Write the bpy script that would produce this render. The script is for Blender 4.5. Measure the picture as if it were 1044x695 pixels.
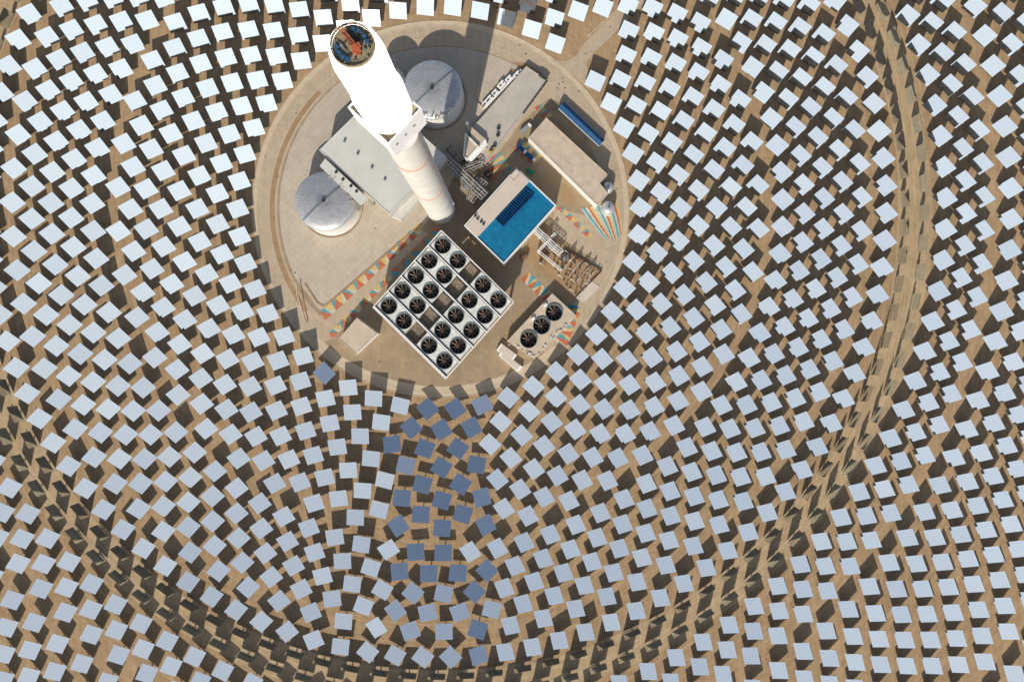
import bpy, bmesh, math, random
import numpy as np
from mathutils import Vector, Matrix, Euler
random.seed(7)
for o in list(bpy.data.objects): bpy.data.objects.remove(o)
SC = bpy.context.scene
COL = SC.collection
R = math.radians
PI = math.pi

# ------------------------------------------------------------------ camera, sky, sun
FPX, CX, CY, D = 812.0, 522.0, 347.5, 480.0      # survey constants of the photograph
cam = bpy.data.objects.new('camera', bpy.data.cameras.new('camera'))
COL.objects.link(cam); cam.location = (0, 0, D)
cam.data.sensor_width = 36; cam.data.lens = 36 * FPX / 1044
cam.data.clip_end = 9000; cam.data.clip_start = 1
SC.camera = cam
SUN_AZ, SUN_EL = R(-102.3), R(35)
w = bpy.data.worlds.new('World'); SC.world = w; w.use_nodes = True
nt = w.node_tree; bg = nt.nodes['Background']
sky = nt.nodes.new('ShaderNodeTexSky'); sky.sky_type = 'NISHITA'; sky.sun_disc = False
sky.sun_elevation = SUN_EL; sky.sun_rotation = PI / 2 - SUN_AZ
sky.altitude = 1100; sky.air_density = 0.6; sky.dust_density = 4; sky.ozone_density = 1.0
hs = nt.nodes.new('ShaderNodeHueSaturation'); hs.inputs['Saturation'].default_value = 0.85
wm = nt.nodes.new('ShaderNodeMix'); wm.data_type = 'RGBA'; wm.blend_type = 'MULTIPLY'; wm.inputs[0].default_value = 1; wm.inputs[7].default_value = (0.96, 0.955, 0.945, 1)   # pale dusty desert sky
va = nt.nodes.new('ShaderNodeVectorMath'); va.operation = 'MULTIPLY_ADD'; KN = 0.17; va.inputs[1].default_value = (KN,)*3; va.inputs[2].default_value = (1, 1, 1)
vd = nt.nodes.new('ShaderNodeVectorMath'); vd.operation = 'DIVIDE'    # thin even haze: softens the glare round the sun
nt.links.new(sky.outputs[0], va.inputs[0]); nt.links.new(sky.outputs[0], vd.inputs[0]); nt.links.new(va.outputs[0], vd.inputs[1]); nt.links.new(vd.outputs[0], hs.inputs['Color']); nt.links.new(hs.outputs[0], wm.inputs[6]); nt.links.new(wm.outputs[2], bg.inputs[0]); bg.inputs[1].default_value = 0.15
sl = bpy.data.lights.new('sun', 'SUN'); sl.energy = 2.6; sl.angle = R(0.5); sl.color = (1, 0.93, 0.82)
so = bpy.data.objects.new('sun', sl); COL.objects.link(so)
SUNV = Vector((math.cos(SUN_EL) * math.cos(SUN_AZ), math.cos(SUN_EL) * math.sin(SUN_AZ), math.sin(SUN_EL)))
so.rotation_euler = SUNV.to_track_quat('Z', 'Y').to_euler()
SC.view_settings.view_transform = 'Standard'; SC.view_settings.look = 'None'
SC.view_settings.exposure = 0.78; SC.view_settings.gamma = 1; SC.view_settings.use_curve_mapping = False
SC.cycles.caustics_reflective = False; SC.cycles.caustics_refractive = False
SC.cycles.max_bounces = 6

# ------------------------------------------------------------------ site survey: the ground is a plane sloping about one degree
TX, TY = -0.00446, 0.0157
_rx = np.array([[1, 0, 0], [0, math.cos(TX), -math.sin(TX)], [0, math.sin(TX), math.cos(TX)]])
_ry = np.array([[math.cos(TY), 0, math.sin(TY)], [0, 1, 0], [-math.sin(TY), 0, math.cos(TY)]])
_R = _ry @ _rx
def pl2w(X, Y, h=0.0):
    v = np.array([X, Y, D - h]) @ _R
    return Vector((v[0], -v[1], D - v[2]))
_a, _b, _c = pl2w(0, 0), pl2w(100, 0), pl2w(0, 100)
_n = (_b - _a).cross(_c - _a).normalized()
def gz(x, y): return _a.z - (_n.x * (x - _a.x) + _n.y * (y - _a.y)) / _n.z
def P(px, py, h=0.0):
    """photo survey point (seen at height h above ground) -> world x, y"""
    d = _R @ np.array([(px - CX) / FPX, (py - CY) / FPX, 1.0])
    q = d[:2] / d[2] * (D - h)
    v = pl2w(q[0], q[1], h)
    return (v.x, v.y)
HM = 5.7                                          # height of the heliostat pivots
SM = (D - 6.0) / FPX
C0 = (-60.27, -131.78)                            # centre of the rings, in survey units
TW = pl2w(C0[0] * SM, C0[1] * SM, 6.0); TWX, TWY = TW.x, TW.y
TG = gz(TWX, TWY)
def ringpt(r_px, ang):                            # ring radius (survey units), angle (image sense, clockwise)
    return pl2w((C0[0] + r_px * math.cos(ang)) * SM, (C0[1] + r_px * math.sin(ang)) * SM, 6.0)

# ------------------------------------------------------------------ materials
def rgb(h, k=1.0):
    c = [((int(h[i:i+2], 16) / 255) ** 2.2) * k for i in (0, 2, 4)]
    return (*c, 1)
def mat(name, col, rough=0.7, metal=0.0, var=0.12, scale=0.6, bump=0.0, emit=None, spec=0.4, dirt=None):
    m = bpy.data.materials.new(name); m.use_nodes = True; n = m.node_tree
    b = n.nodes['Principled BSDF']; b.inputs['Roughness'].default_value = rough; b.inputs['Metallic'].default_value = metal
    b.inputs['Specular IOR Level'].default_value = spec
    tc = n.nodes.new('ShaderNodeTexCoord'); ns = n.nodes.new('ShaderNodeTexNoise')
    ns.inputs['Scale'].default_value = scale; ns.inputs['Detail'].default_value = 6; ns.inputs['Roughness'].default_value = 0.65
    n.links.new(tc.outputs['Object'], ns.inputs['Vector'])
    cr = n.nodes.new('ShaderNodeValToRGB'); cr.color_ramp.elements[0].position = 0.3; cr.color_ramp.elements[1].position = 0.72
    d = dirt or tuple(c * (1 - 2.2 * var) for c in col[:3]) + (1,)
    cr.color_ramp.elements[0].color = d
    cr.color_ramp.elements[1].color = tuple(min(1, c * (1 + var)) for c in col[:3]) + (1,)
    n.links.new(ns.outputs['Fac'], cr.inputs[0]); n.links.new(cr.outputs[0], b.inputs['Base Color'])
    if bump:
        bp = n.nodes.new('ShaderNodeBump'); bp.inputs['Strength'].default_value = bump; bp.inputs['Distance'].default_value = 0.3
        n.links.new(ns.outputs['Fac'], bp.inputs['Height']); n.links.new(bp.outputs[0], b.inputs['Normal'])
    if emit:
        b.inputs['Emission Color'].default_value = emit[:3] + (1,); b.inputs['Emission Strength'].default_value = emit[3]
    return m
def ground_mat(name, c1, c2, c3, streak=0.35, grid=None, rings=False):
    """soil: large and small patches, wheel and wind streaks, stones, rough bump"""
    m = bpy.data.materials.new(name); m.use_nodes = True; n = m.node_tree; L = n.links.new
    b = n.nodes['Principled BSDF']; b.inputs['Roughness'].default_value = 0.95; b.inputs['Specular IOR Level'].default_value = 0.1
    tc = n.nodes.new('ShaderNodeTexCoord')
    def noise(s, det=5, rough=0.6, vec=None):
        k = n.nodes.new('ShaderNodeTexNoise'); k.inputs['Scale'].default_value = s; k.inputs['Detail'].default_value = det
        k.inputs['Roughness'].default_value = rough; L(vec or tc.outputs['Object'], k.inputs['Vector']); return k.outputs['Fac']
    def mix(f, a, bb, typ='MIX'):
        k = n.nodes.new('ShaderNodeMix'); k.data_type = 'RGBA'; k.blend_type = typ
        if isinstance(f, float): k.inputs[0].default_value = f
        else: L(f, k.inputs[0])
        for i, v in ((6, a), (7, bb)):
            if isinstance(v, tuple): k.inputs[i].default_value = v
            else: L(v, k.inputs[i])
        return k.outputs[2]
    def ramp(f, a, bb):
        k = n.nodes.new('ShaderNodeMapRange'); k.inputs[1].default_value = a; k.inputs[2].default_value = bb; L(f, k.inputs[0]); return k.outputs[0]
    big = ramp(noise(0.018, 4), 0.35, 0.65); mid = ramp(noise(0.16, 6, 0.65), 0.35, 0.68); sm = ramp(noise(1.1, 4, 0.7), 0.35, 0.65)
    mp = n.nodes.new('ShaderNodeMapping'); mp.inputs['Rotation'].default_value = (0, 0, R(33)); mp.inputs['Scale'].default_value = (1, 0.09, 1)
    L(tc.outputs['Object'], mp.inputs[0]); st = ramp(noise(0.55, 3, 0.55, mp.outputs[0]), 0.45, 0.68)
    col = mix(big, c1, c2); col = mix(mid, col, c3)
    k = n.nodes.new('ShaderNodeMath'); k.operation = 'MULTIPLY'; k.inputs[1].default_value = streak; L(st, k.inputs[0])
    col = mix(k.outputs[0], col, tuple(x * 1.3 for x in c2[:3]) + (1,))
    k = n.nodes.new('ShaderNodeMath'); k.operation = 'MULTIPLY'; k.inputs[1].default_value = 0.22; L(sm, k.inputs[0])
    col = mix(k.outputs[0], col, tuple(x * 0.6 for x in c1[:3]) + (1,))
    if rings:                                         # wheel tracks running round the tower
        sb = n.nodes.new('ShaderNodeVectorMath'); sb.operation = 'SUBTRACT'; sb.inputs[1].default_value = (TWX, TWY, 0); L(tc.outputs['Object'], sb.inputs[0])
        sx = n.nodes.new('ShaderNodeSeparateXYZ'); L(sb.outputs[0], sx.inputs[0])
        def mth(op, a, bb=None, v=None):
            k = n.nodes.new('ShaderNodeMath'); k.operation = op; L(a, k.inputs[0])
            if bb is not None: L(bb, k.inputs[1])
            if v is not None: k.inputs[1].default_value = v
            return k.outputs[0]
        an = mth('ARCTAN2', sx.outputs[1], sx.outputs[0]); rad = mth('SQRT', mth('ADD', mth('MULTIPLY', sx.outputs[0], sx.outputs[0]), mth('MULTIPLY', sx.outputs[1], sx.outputs[1])))
        cx_ = n.nodes.new('ShaderNodeCombineXYZ'); L(mth('MULTIPLY', rad, v=0.55), cx_.inputs[0]); L(mth('MULTIPLY', an, v=9.0), cx_.inputs[1])
        t1 = ramp(noise(1.0, 3, 0.6, cx_.outputs[0]), 0.5, 0.72); k2 = mth('MULTIPLY', t1, v=0.45)
        col = mix(k2, col, tuple(x * 1.35 for x in c2[:3]) + (1,))
        cy_ = n.nodes.new('ShaderNodeCombineXYZ'); L(mth('MULTIPLY', rad, v=0.9), cy_.inputs[0]); L(mth('MULTIPLY', an, v=14.0), cy_.inputs[1])
        t2 = ramp(noise(1.0, 2, 0.5, cy_.outputs[0]), 0.58, 0.75); k3 = mth('MULTIPLY', t2, v=0.35)
        col = mix(k3, col, tuple(x * 0.6 for x in c1[:3]) + (1,))
    vo = n.nodes.new('ShaderNodeTexVoronoi'); vo.inputs['Scale'].default_value = 0.35; L(tc.outputs['Object'], vo.inputs['Vector'])
    sp = n.nodes.new('ShaderNodeMapRange'); sp.inputs[1].default_value = 0.07; sp.inputs[2].default_value = 0.04; L(vo.outputs['Distance'], sp.inputs[0])
    k = n.nodes.new('ShaderNodeMath'); k.operation = 'MULTIPLY'; k.inputs[1].default_value = 0.4; L(sp.outputs[0], k.inputs[0])
    col = mix(k.outputs[0], col, tuple(x * 0.45 for x in c1[:3]) + (1,))
    if grid:
        mp2 = n.nodes.new('ShaderNodeMapping'); mp2.inputs['Rotation'].default_value = (0, 0, R(grid[1])); L(tc.outputs['Object'], mp2.inputs[0])
        br = n.nodes.new('ShaderNodeTexBrick'); br.offset = 0; br.inputs['Scale'].default_value = 1
        br.inputs['Brick Width'].default_value = grid[0]; br.inputs['Row Height'].default_value = grid[0] * 0.8
        br.inputs['Mortar Size'].default_value = 0.16; br.inputs['Mortar Smooth'].default_value = 0.4
        br.inputs['Color1'].default_value = (1, 1, 1, 1); br.inputs['Color2'].default_value = (0.93, 0.93, 0.94, 1); br.inputs['Mortar'].default_value = (0.84, 0.82, 0.8, 1)
        L(mp2.outputs[0], br.inputs['Vector']); col = mix(0.8, col, br.outputs[0], 'MULTIPLY')
    L(col, b.inputs['Base Color'])
    bp = n.nodes.new('ShaderNodeBump'); bp.inputs['Strength'].default_value = 0.5 if not grid else 0.12; bp.inputs['Distance'].default_value = 0.35
    L(mid if not grid else sm, bp.inputs['Height']); L(bp.outputs[0], b.inputs['Normal'])
    return m
M = {}
M['sand'] = ground_mat('desert sand', (0.365, 0.25, 0.143, 1), (0.43, 0.302, 0.178, 1), (0.32, 0.218, 0.126, 1), rings=True)
M['soil'] = ground_mat('packed yard soil', (0.34, 0.255, 0.16, 1), (0.40, 0.305, 0.20, 1), (0.30, 0.225, 0.145, 1), 0.15)
M['track'] = ground_mat('worn track', (0.42, 0.31, 0.185, 1), (0.49, 0.365, 0.225, 1), (0.37, 0.27, 0.16, 1), 0.3, rings=True)
M['road'] = ground_mat('dusty concrete road', (0.45, 0.36, 0.25, 1), (0.50, 0.41, 0.295, 1), (0.42, 0.335, 0.235, 1), 0.25)
M['apron'] = ground_mat('pale jointed concrete', (0.50, 0.435, 0.345, 1), (0.55, 0.485, 0.39, 1), (0.46, 0.395, 0.31, 1), 0.12, (3.6, 44))
M['paleroad'] = ground_mat('pale rim concrete', (0.56, 0.46, 0.32, 1), (0.62, 0.51, 0.37, 1), (0.52, 0.42, 0.29, 1), 0.1)
M['strip'] = ground_mat('bare brown soil', (0.36, 0.235, 0.13, 1), (0.40, 0.265, 0.15, 1), (0.31, 0.205, 0.115, 1), 0.1)
M['kerb'] = mat('kerb concrete', (0.58, 0.48, 0.35, 1), 0.9)
M['white'] = mat('white painted metal', (0.80, 0.79, 0.76, 1), 0.5, var=0.05, scale=0.3)
M['offwhite'] = mat('aged off-white paint', (0.62, 0.60, 0.55, 1), 0.6, var=0.08, scale=0.2)
M['concrete'] = mat('tower concrete', (0.66, 0.64, 0.585, 1), 0.8, var=0.07, scale=0.12)
M['towerwhite'] = mat('bright white cladding', (0.88, 0.88, 0.90, 1), 0.6, var=0.02, scale=0.1)
M['receiver'] = mat('receiver white with sunlight as emission', (0.9, 0.9, 0.9, 1), 0.5, var=0.01, emit=(0.97, 0.985, 1.0, 1.6))  # emission stands in for concentrated mirror sunlight on receiver and shield
M['redring'] = mat('faded red aviation paint', (0.85, 0.36, 0.25, 1), 0.8, var=0.1)
M['olive'] = mat('yellow-brown grating', (0.34, 0.285, 0.17, 1), 0.9, var=0.25, scale=0.9)
M['orange'] = mat('orange crane paint', (0.50, 0.12, 0.05, 1), 0.7, var=0.3, scale=1.5)
M['bluebox'] = mat('blue machine paint', (0.03, 0.11, 0.22, 1), 0.6, var=0.3, scale=1.2)
M['blueroof'] = mat('blue coated steel roof', (0.001, 0.17, 0.33, 1), 0.55, var=0.13, scale=0.35)
M['bluedark'] = mat('deep blue coated steel', (0.002, 0.075, 0.20, 1), 0.5, var=0.15, scale=0.3)
M['creamroof'] = mat('cream membrane roof', (0.54, 0.445, 0.335, 1), 0.85, var=0.1, scale=0.2)
M['palecream'] = mat('pale cream membrane roof', (0.58, 0.50, 0.42, 1), 0.85, var=0.05, scale=0.1)
M['greyroof'] = mat('pale grey roof sheet', (0.60, 0.59, 0.53, 1), 0.55, var=0.05, scale=0.08)
M['shoproof'] = mat('warm grey concrete roof', (0.47, 0.425, 0.365, 1), 0.9, var=0.08, scale=0.15)
M['wall'] = mat('white building wall', (0.70, 0.68, 0.64, 1), 0.8, var=0.05)
M['dark'] = mat('dark steel', (0.045, 0.045, 0.045, 1), 0.6, var=0.3)
M['black'] = mat('black fan duct', (0.012, 0.013, 0.014, 1), 0.8, var=0.3)
M['ductgrey'] = mat('blue-grey fan ring', (0.16, 0.20, 0.21, 1), 0.5, var=0.1)
M['blade'] = mat('brown fan blade', (0.30, 0.20, 0.15, 1), 0.7, var=0.2)
M['deck'] = mat('dusty white deck plate', (0.66, 0.66, 0.62, 1), 0.6, var=0.12, scale=0.35)
M['gang'] = mat('dark grating', (0.24, 0.19, 0.14, 1), 0.9, var=0.3, scale=0.8)
M['steel'] = mat('galvanised steel', (0.42, 0.43, 0.44, 1), 0.45, 0.4, var=0.15)
M['tank'] = mat('aluminium tank cladding', (0.66, 0.65, 0.64, 1), 0.33, 0.6, var=0.12, scale=0.4, bump=0.05)
M['pipe'] = mat('insulated pipe jacket', (0.48, 0.45, 0.40, 1), 0.45, 0.3, var=0.2)
M['rust'] = mat('rust-brown equipment', (0.24, 0.13, 0.07, 1), 0.8, var=0.25)
M['glass'] = mat('dark window glass', (0.03, 0.04, 0.05, 1), 0.1, var=0.1)
M['cream'] = mat('cream paint', (0.55, 0.50, 0.38, 1), 0.8, var=0.1, scale=0.5)
M['teal'] = mat('teal paint', (0.09, 0.33, 0.36, 1), 0.8, var=0.15, scale=0.5)
M['red'] = mat('coral paint', (0.52, 0.15, 0.075, 1), 0.8, var=0.15, scale=0.5)
M['yellow'] = mat('yellow paint', (0.60, 0.43, 0.17, 1), 0.8, var=0.12, scale=0.5)
M['palecyan'] = mat('pale cyan paint', (0.42, 0.50, 0.46, 1), 0.8, var=0.12, scale=0.5)
M['green'] = mat('green tarpaulin', (0.03, 0.25, 0.14, 1), 0.7)
M['machyellow'] = mat('yellow machine paint', (0.70, 0.42, 0.03, 1), 0.5)
def mirror_mat():
    m = bpy.data.materials.new('dusty silvered glass'); m.use_nodes = True; n = m.node_tree; L = n.links.new
    b = n.nodes['Principled BSDF']; b.inputs['Base Color'].default_value = (0.78, 0.912, 1.0, 1); b.inputs['Metallic'].default_value = 1; b.inputs['Roughness'].default_value = 0.025
    d = n.nodes.new('ShaderNodeBsdfDiffuse'); d.inputs[0].default_value = (0.62, 0.60, 0.56, 1)
    tc = n.nodes.new('ShaderNodeTexCoord'); ns = n.nodes.new('ShaderNodeTexNoise'); ns.inputs['Scale'].default_value = 0.5; ns.inputs['Detail'].default_value = 5
    L(tc.outputs['Object'], ns.inputs['Vector'])
    mr = n.nodes.new('ShaderNodeMapRange'); mr.inputs[1].default_value = 0.3; mr.inputs[2].default_value = 0.7; mr.inputs[3].default_value = 0.02; mr.inputs[4].default_value = 0.07
    L(ns.outputs['Fac'], mr.inputs[0]); mx = n.nodes.new('ShaderNodeMixShader'); L(mr.outputs[0], mx.inputs[0]); L(b.outputs[0], mx.inputs[1]); L(d.outputs[0], mx.inputs[2])
    L(mx.outputs[0], n.nodes['Material Output'].inputs['Surface']); return m
M['mirror'] = mirror_mat()
M['backsteel'] = mat('galvanised truss steel', (0.20, 0.20, 0.19, 1), 0.6, 0.2, var=0.15)

# ------------------------------------------------------------------ mesh helpers
class MB:
    def __init__(s): s.v = []; s.f = []; s.mi = []; s.sm = []
    def add(s, vs, fs, mi=0, smooth=False):
        o = len(s.v); s.v += [tuple(v) for v in vs]; s.f += [tuple(o + i for i in f) for f in fs]; s.mi += [mi] * len(fs); s.sm += [smooth] * len(fs)
    def prism(s, pts, z0, z1, mi=0, mtop=None):
        """pts world xy list; z0, z1 heights above the ground at the middle of the footprint"""
        a = sum(pts[i][0] * pts[(i+1) % len(pts)][1] - pts[(i+1) % len(pts)][0] * pts[i][1] for i in range(len(pts)))
        if a < 0: pts = pts[::-1]
        n = len(pts); g = gz(sum(p[0] for p in pts) / n, sum(p[1] for p in pts) / n)
        zb = z0 - (0.8 if z0 == 0 else 0)
        s.add([(x, y, g + zb) for x, y in pts] + [(x, y, g + z1) for x, y in pts],
              [tuple(range(n - 1, -1, -1))] + [(i, (i+1) % n, n + (i+1) % n, n + i) for i in range(n)], mi)
        s.add([(x, y, g + z1) for x, y in pts], [tuple(range(n))], mi if mtop is None else mtop)
    def pp(s, px, z0, z1, mi=0, mtop=None): s.prism([P(a, b, z1) for a, b in px], z0, z1, mi, mtop)
    def lathe(s, x, y, prof, n=48, mi=0, smooth=True, g=None, cap=True, a0=0.0):
        if g is None: g = gz(x, y)
        vs = []
        for r, z in prof: vs += [(x + r * math.cos(a0 + 2*PI*i/n), y + r * math.sin(a0 + 2*PI*i/n), g + z) for i in range(n)]
        fs = [(k*n+i, k*n+(i+1) % n, (k+1)*n+(i+1) % n, (k+1)*n+i) for k in range(len(prof)-1) for i in range(n)]
        s.add(vs, fs, mi, smooth)
        if cap and prof[-1][0] > 0.01: s.add(vs[-n:], [tuple(range(n))], mi)
    def tube(s, a, b, r, n=8, mi=0):
        a, b = Vector(a), Vector(b); q = (b - a).to_track_quat('Z', 'Y').to_matrix()
        vs = [c + q @ Vector((r*math.cos(2*PI*i/n), r*math.sin(2*PI*i/n), 0)) for c in (a, b) for i in range(n)]
        s.add(vs, [(i, (i+1) % n, n+(i+1) % n, n+i) for i in range(n)], mi, True); s.add(vs, [tuple(range(n-1, -1, -1)), tuple(range(n, 2*n))], mi)
    def beam(s, a, b, w, h, mi=0):
        a, b = Vector(a), Vector(b); d = (b - a).normalized(); u = d.cross(Vector((0, 0, 1)))
        u = u.normalized() if u.length > 1e-4 else Vector((1, 0, 0)); v = u.cross(d)
        o = [u*w/2+v*h/2, -u*w/2+v*h/2, -u*w/2-v*h/2, u*w/2-v*h/2]; vs = [a+k for k in o] + [b+k for k in o]
        s.add(vs, [(0, 1, 5, 4), (1, 2, 6, 5), (2, 3, 7, 6), (3, 0, 4, 7), (3, 2, 1, 0), (4, 5, 6, 7)], mi)
    def box(s, c, d, ang=0, mi=0):
        ca, sa = math.cos(ang), math.sin(ang); x, y, z = (k / 2 for k in d)
        vs = [(c[0] + i*x*ca - j*y*sa, c[1] + i*x*sa + j*y*ca, c[2] + k*z) for k in (-1, 1) for i, j in ((-1, -1), (1, -1), (1, 1), (-1, 1))]
        s.add(vs, [(3, 2, 1, 0), (4, 5, 6, 7), (0, 1, 5, 4), (1, 2, 6, 5), (2, 3, 7, 6), (3, 0, 4, 7)], mi)
    def build(s, name, mats, parent=None, loc=None, label=None):
        if isinstance(mats, str): mats = [mats]
        off = parent_loc(parent) if parent else Vector(loc or (0, 0, 0))
        me = bpy.data.meshes.new(name); me.from_pydata([(v[0]-off.x, v[1]-off.y, v[2]-off.z) for v in s.v], [], s.f)
        me.polygons.foreach_set('material_index', s.mi); me.polygons.foreach_set('use_smooth', s.sm)
        for m in mats: me.materials.append(M[m])
        me.update(); o = bpy.data.objects.new(name, me); COL.objects.link(o)
        if parent: o.parent = parent
        else: o.location = off
        if label: o['label'] = label
        return o
def parent_loc(o):
    v = Vector(o.location)
    while o.parent: o = o.parent; v = v + Vector(o.location)
    return v
def thing(name, x, y, label, cat, group=None, z=None):
    o = bpy.data.objects.new(name, None); COL.objects.link(o); o.location = (x, y, gz(x, y) if z is None else z)
    o.empty_display_size = 1; o['label'] = label; o['category'] = cat
    if group: o['group'] = group
    return o
def tag(o, label, cat, group=None):
    o['label'] = label; o['category'] = cat
    if group: o['group'] = group
    return o
def structure(o): o['kind'] = 'structure'; return o
def mid(px): return sum(a for a, b in px) / len(px), sum(b for a, b in px) / len(px)
def lerp(a, b, t): return tuple(a[i] + (b[i] - a[i]) * t for i in range(len(a)))

# ------------------------------------------------------------------ the ground and the yard paving
mb = MB(); S = 4200; n = 24
vs = [(-S + 2*S*i/n, -S + 2*S*j/n) for j in range(n+1) for i in range(n+1)]
mb.add([(x, y, gz(x, y)) for x, y in vs], [(j*(n+1)+i, j*(n+1)+i+1, (j+1)*(n+1)+i+1, (j+1)*(n+1)+i) for j in range(n) for i in range(n)])
structure(mb.build('ground', 'sand'))
KG = D / (D - 6.0)
def annulus(name, m, r0, r1, z, a0=0.0, a1=2*PI, n=240, wob=0.0):
    """ground ring about the tower, radii in survey units measured at ground level"""
    mb = MB(); vs = []
    for i in range(n + 1):
        a = a0 + (a1 - a0) * i / n
        for r in (r0, r1):
            rr = (r + wob * (math.sin(a*7+r) + 0.6*math.sin(a*17+2*r))) * D / FPX
            x, y = TWX + rr * math.cos(a), TWY - rr * math.sin(a)
            vs.append((x, y, gz(x, y) + z))
    mb.add(vs, [(2*i+1, 2*i, 2*i+2, 2*i+3) for i in range(n)])
    return structure(mb.build(name, m))
def sheet(name, m, px, z):
    mb = MB(); pts = [P(a, b) for a, b in px]; mb.add([(x, y, gz(x, y) + z) for x, y in pts], [tuple(range(len(px)-1, -1, -1))])
    return structure(mb.build(name, m))
annulus('dirt_track', 'track', 470, 503, 0.015, wob=1.2)
annulus('yard_rim', 'paleroad', 186.5, 191.0, 0.015)
annulus('ring_road', 'road', 166, 186.5, 0.03, R(132), R(414))
annulus('ring_road_edge', 'paleroad', 180, 186.5, 0.05, R(50), R(134))
annulus('yard_soil_margin', 'soil', 165.9, 180.5, 0.028, R(50), R(134))
annulus('yard_soil', 'soil', 0.5, 166, 0.02)
def arcpx(r, a0, a1, n=30):
    c = (448.9, 211.9)
    return [(c[0] + r*math.cos(R(a0 + (a1-a0)*i/n)), c[1] + r*math.sin(R(a0 + (a1-a0)*i/n))) for i in range(n+1)]
annulus('soil_strip', 'strip', 168.5, 173.5, 0.045, R(143), R(224))
# big pale apron west and north of the diagonal painted walk
sheet('concrete_apron', 'apron', arcpx(164, 153, 301, 60) + [(541, 76), (500, 122), (470, 160), (452, 205), (430, 232), (335, 314), (329, 318), (323, 313), (311, 296)], 0.06)
sheet('east_road', 'road', arcpx(183, -55, 33, 40) + [(585, 300), (602, 262), (562, 236), (566, 212), (606, 222), (625, 240), (627, 200), (600, 140), (580, 108), (560, 100), (530, 126), (500, 169), (496, 160), (548, 70)], 0.036)
sheet('service_lane', 'road', [(430, 234), (440, 240), (340, 345), (325, 350), (300, 330), (302, 296), (326, 322)], 0.04)
sheet('gate_road', 'road', [(578, 72), (560, 60), (577, 63), (586, 58), (598, 42), (640, 0), (720, -72), (733, -60), (655, 4), (612, 47), (598, 64), (602, 92)], 0.055)
sheet('soil_patch', 'strip', [(574, 186), (590, 199), (584, 212), (573, 206)], 0.07)
sheet('condenser_plot', 'soil', [(452, 391), (381, 320), (440, 262), (531, 312)], 0.065)
sheet('switchyard_gravel', 'strip', [(540, 240), (552, 230), (612, 276), (585, 303), (551, 278), (533, 262)], 0.068)
# kerbs: real steps
def kerb_arc(name, r, a0, a1, h, wd=0.35):
    mb = MB(); n = 120
    for i in range(n):
        q = []
        for t in (i, i+1):
            a = R(a0 + (a1-a0)*t/n); q.append((TWX + r*D/FPX*math.cos(a), TWY - r*D/FPX*math.sin(a)))
        mb.beam((*q[0], gz(*q[0]) + h/2), (*q[1], gz(*q[1]) + h/2), wd, h)
    return structure(mb.build(name, 'kerb'))
kerb_arc('outer_kerb', 191.3, -40, 312, 0.22)
kerb_arc('ring_kerb', 186.6, 62, 300, 0.14)
kerb_arc('ring_kerb', 188.8, -30, 60, 0.14, 0.6)
kerb_arc('inner_kerb', 174.2, 143, 302, 0.18)
kerb_arc('apron_kerb', 168.0, 143, 224, 0.18)
def kerb_line(name, px, h, wd, m='kerb'):
    mb = MB()
    for a, b in zip(px, px[1:]):
        a, b = P(*a), P(*b); mb.beam((*a, gz(*a)+h/2), (*b, gz(*b)+h/2), wd, h)
    return structure(mb.build(name, m))
kerb_line('walk_kerb', [(430, 228), (335, 309), (330, 312), (324, 309), (311, 289)], 0.35, 1.1, 'strip')
kerb_line('road_kerb', [(598, 38), (640, 0), (720, -72)], 0.2, 0.5); kerb_line('road_kerb', [(612, 47), (655, 4), (733, -60)], 0.2, 0.5)

kerb_line('ramp_wall', [(302, 287), (303, 300), (312, 330)], 0.5, 0.6); kerb_line('ramp_wall', [(306, 285), (308, 299), (314, 328)], 0.5, 0.5, 'strip')
kerb_line('road_kerb', [(636, 250), (629, 262), (606, 303), (596, 318)], 0.2, 0.5); kerb_line('apron_edge', [(520, 71), (532, 76), (541, 80)], 0.3, 1.2, 'strip')
sheet('rubble_patch', 'strip', [(523, 63), (534, 64), (553, 75), (549, 79), (541, 76), (530, 70)], 0.075)
# painted pavements
def painted_walk(name, a, b, wa, wb, n, order=('teal', 'cream', 'red', 'yellow'), slant=0.6):
    mb = MB(); dx, dy = b[0]-a[0], b[1]-a[1]; L = math.hypot(dx, dy); nx, ny = -dy/L, dx/L
    def q(t, s):
        wd = wa + (wb-wa)*t; p = P(a[0]+dx*t+nx*wd*s, a[1]+dy*t+ny*wd*s); return (*p, gz(*p) + 0.085)
    for i in range(n):
        t0, t1 = i/n, (i+1)/n; e = .14/n*(1 if i % 2 else -1)
        A, B, C_, D_ = q(t0 - e, -.5), q(t1 + e, -.5), q(t1 - e, .5), q(t0 + e, .5)
        m0, m1 = (0, 2) if i % 2 == 0 else (3, 1)
        if i % 4 < 2: mb.add([A, B, C_, D_], [(0, 1, 2)], m0); mb.add([A, B, C_, D_], [(0, 2, 3)], m1)
        else: mb.add([A, B, C_, D_], [(0, 1, 3)], m0); mb.add([A, B, C_, D_], [(1, 2, 3)], m1)
    return structure(mb.build(name, list(order)))
painted_walk('painted_walk', (329, 322), (428, 232), 10.5, 9, 18)
painted_walk('painted_walk', (337, 342), (398, 282), 7, 6, 12)
painted_walk('painted_walk', (400, 280), (447, 234), 8, 8, 9, ('red', 'soil', 'teal', 'soil'))
painted_walk('painted_walk', (535, 281), (562, 306), 11, 11, 8, ('yellow', 'cream', 'red', 'teal'))
painted_walk('painted_walk', (562, 306), (583, 316), 7, 8, 4, ('soil', 'yellow', 'red', 'teal'))
painted_walk('painted_walk', (588, 312), (571, 350), 11, 16, 8, ('yellow', 'cream', 'teal', 'red'))
painted_walk('painted_walk', (570, 211), (604, 243), 5, 6, 8, ('teal', 'road', 'red', 'yellow'))
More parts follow.
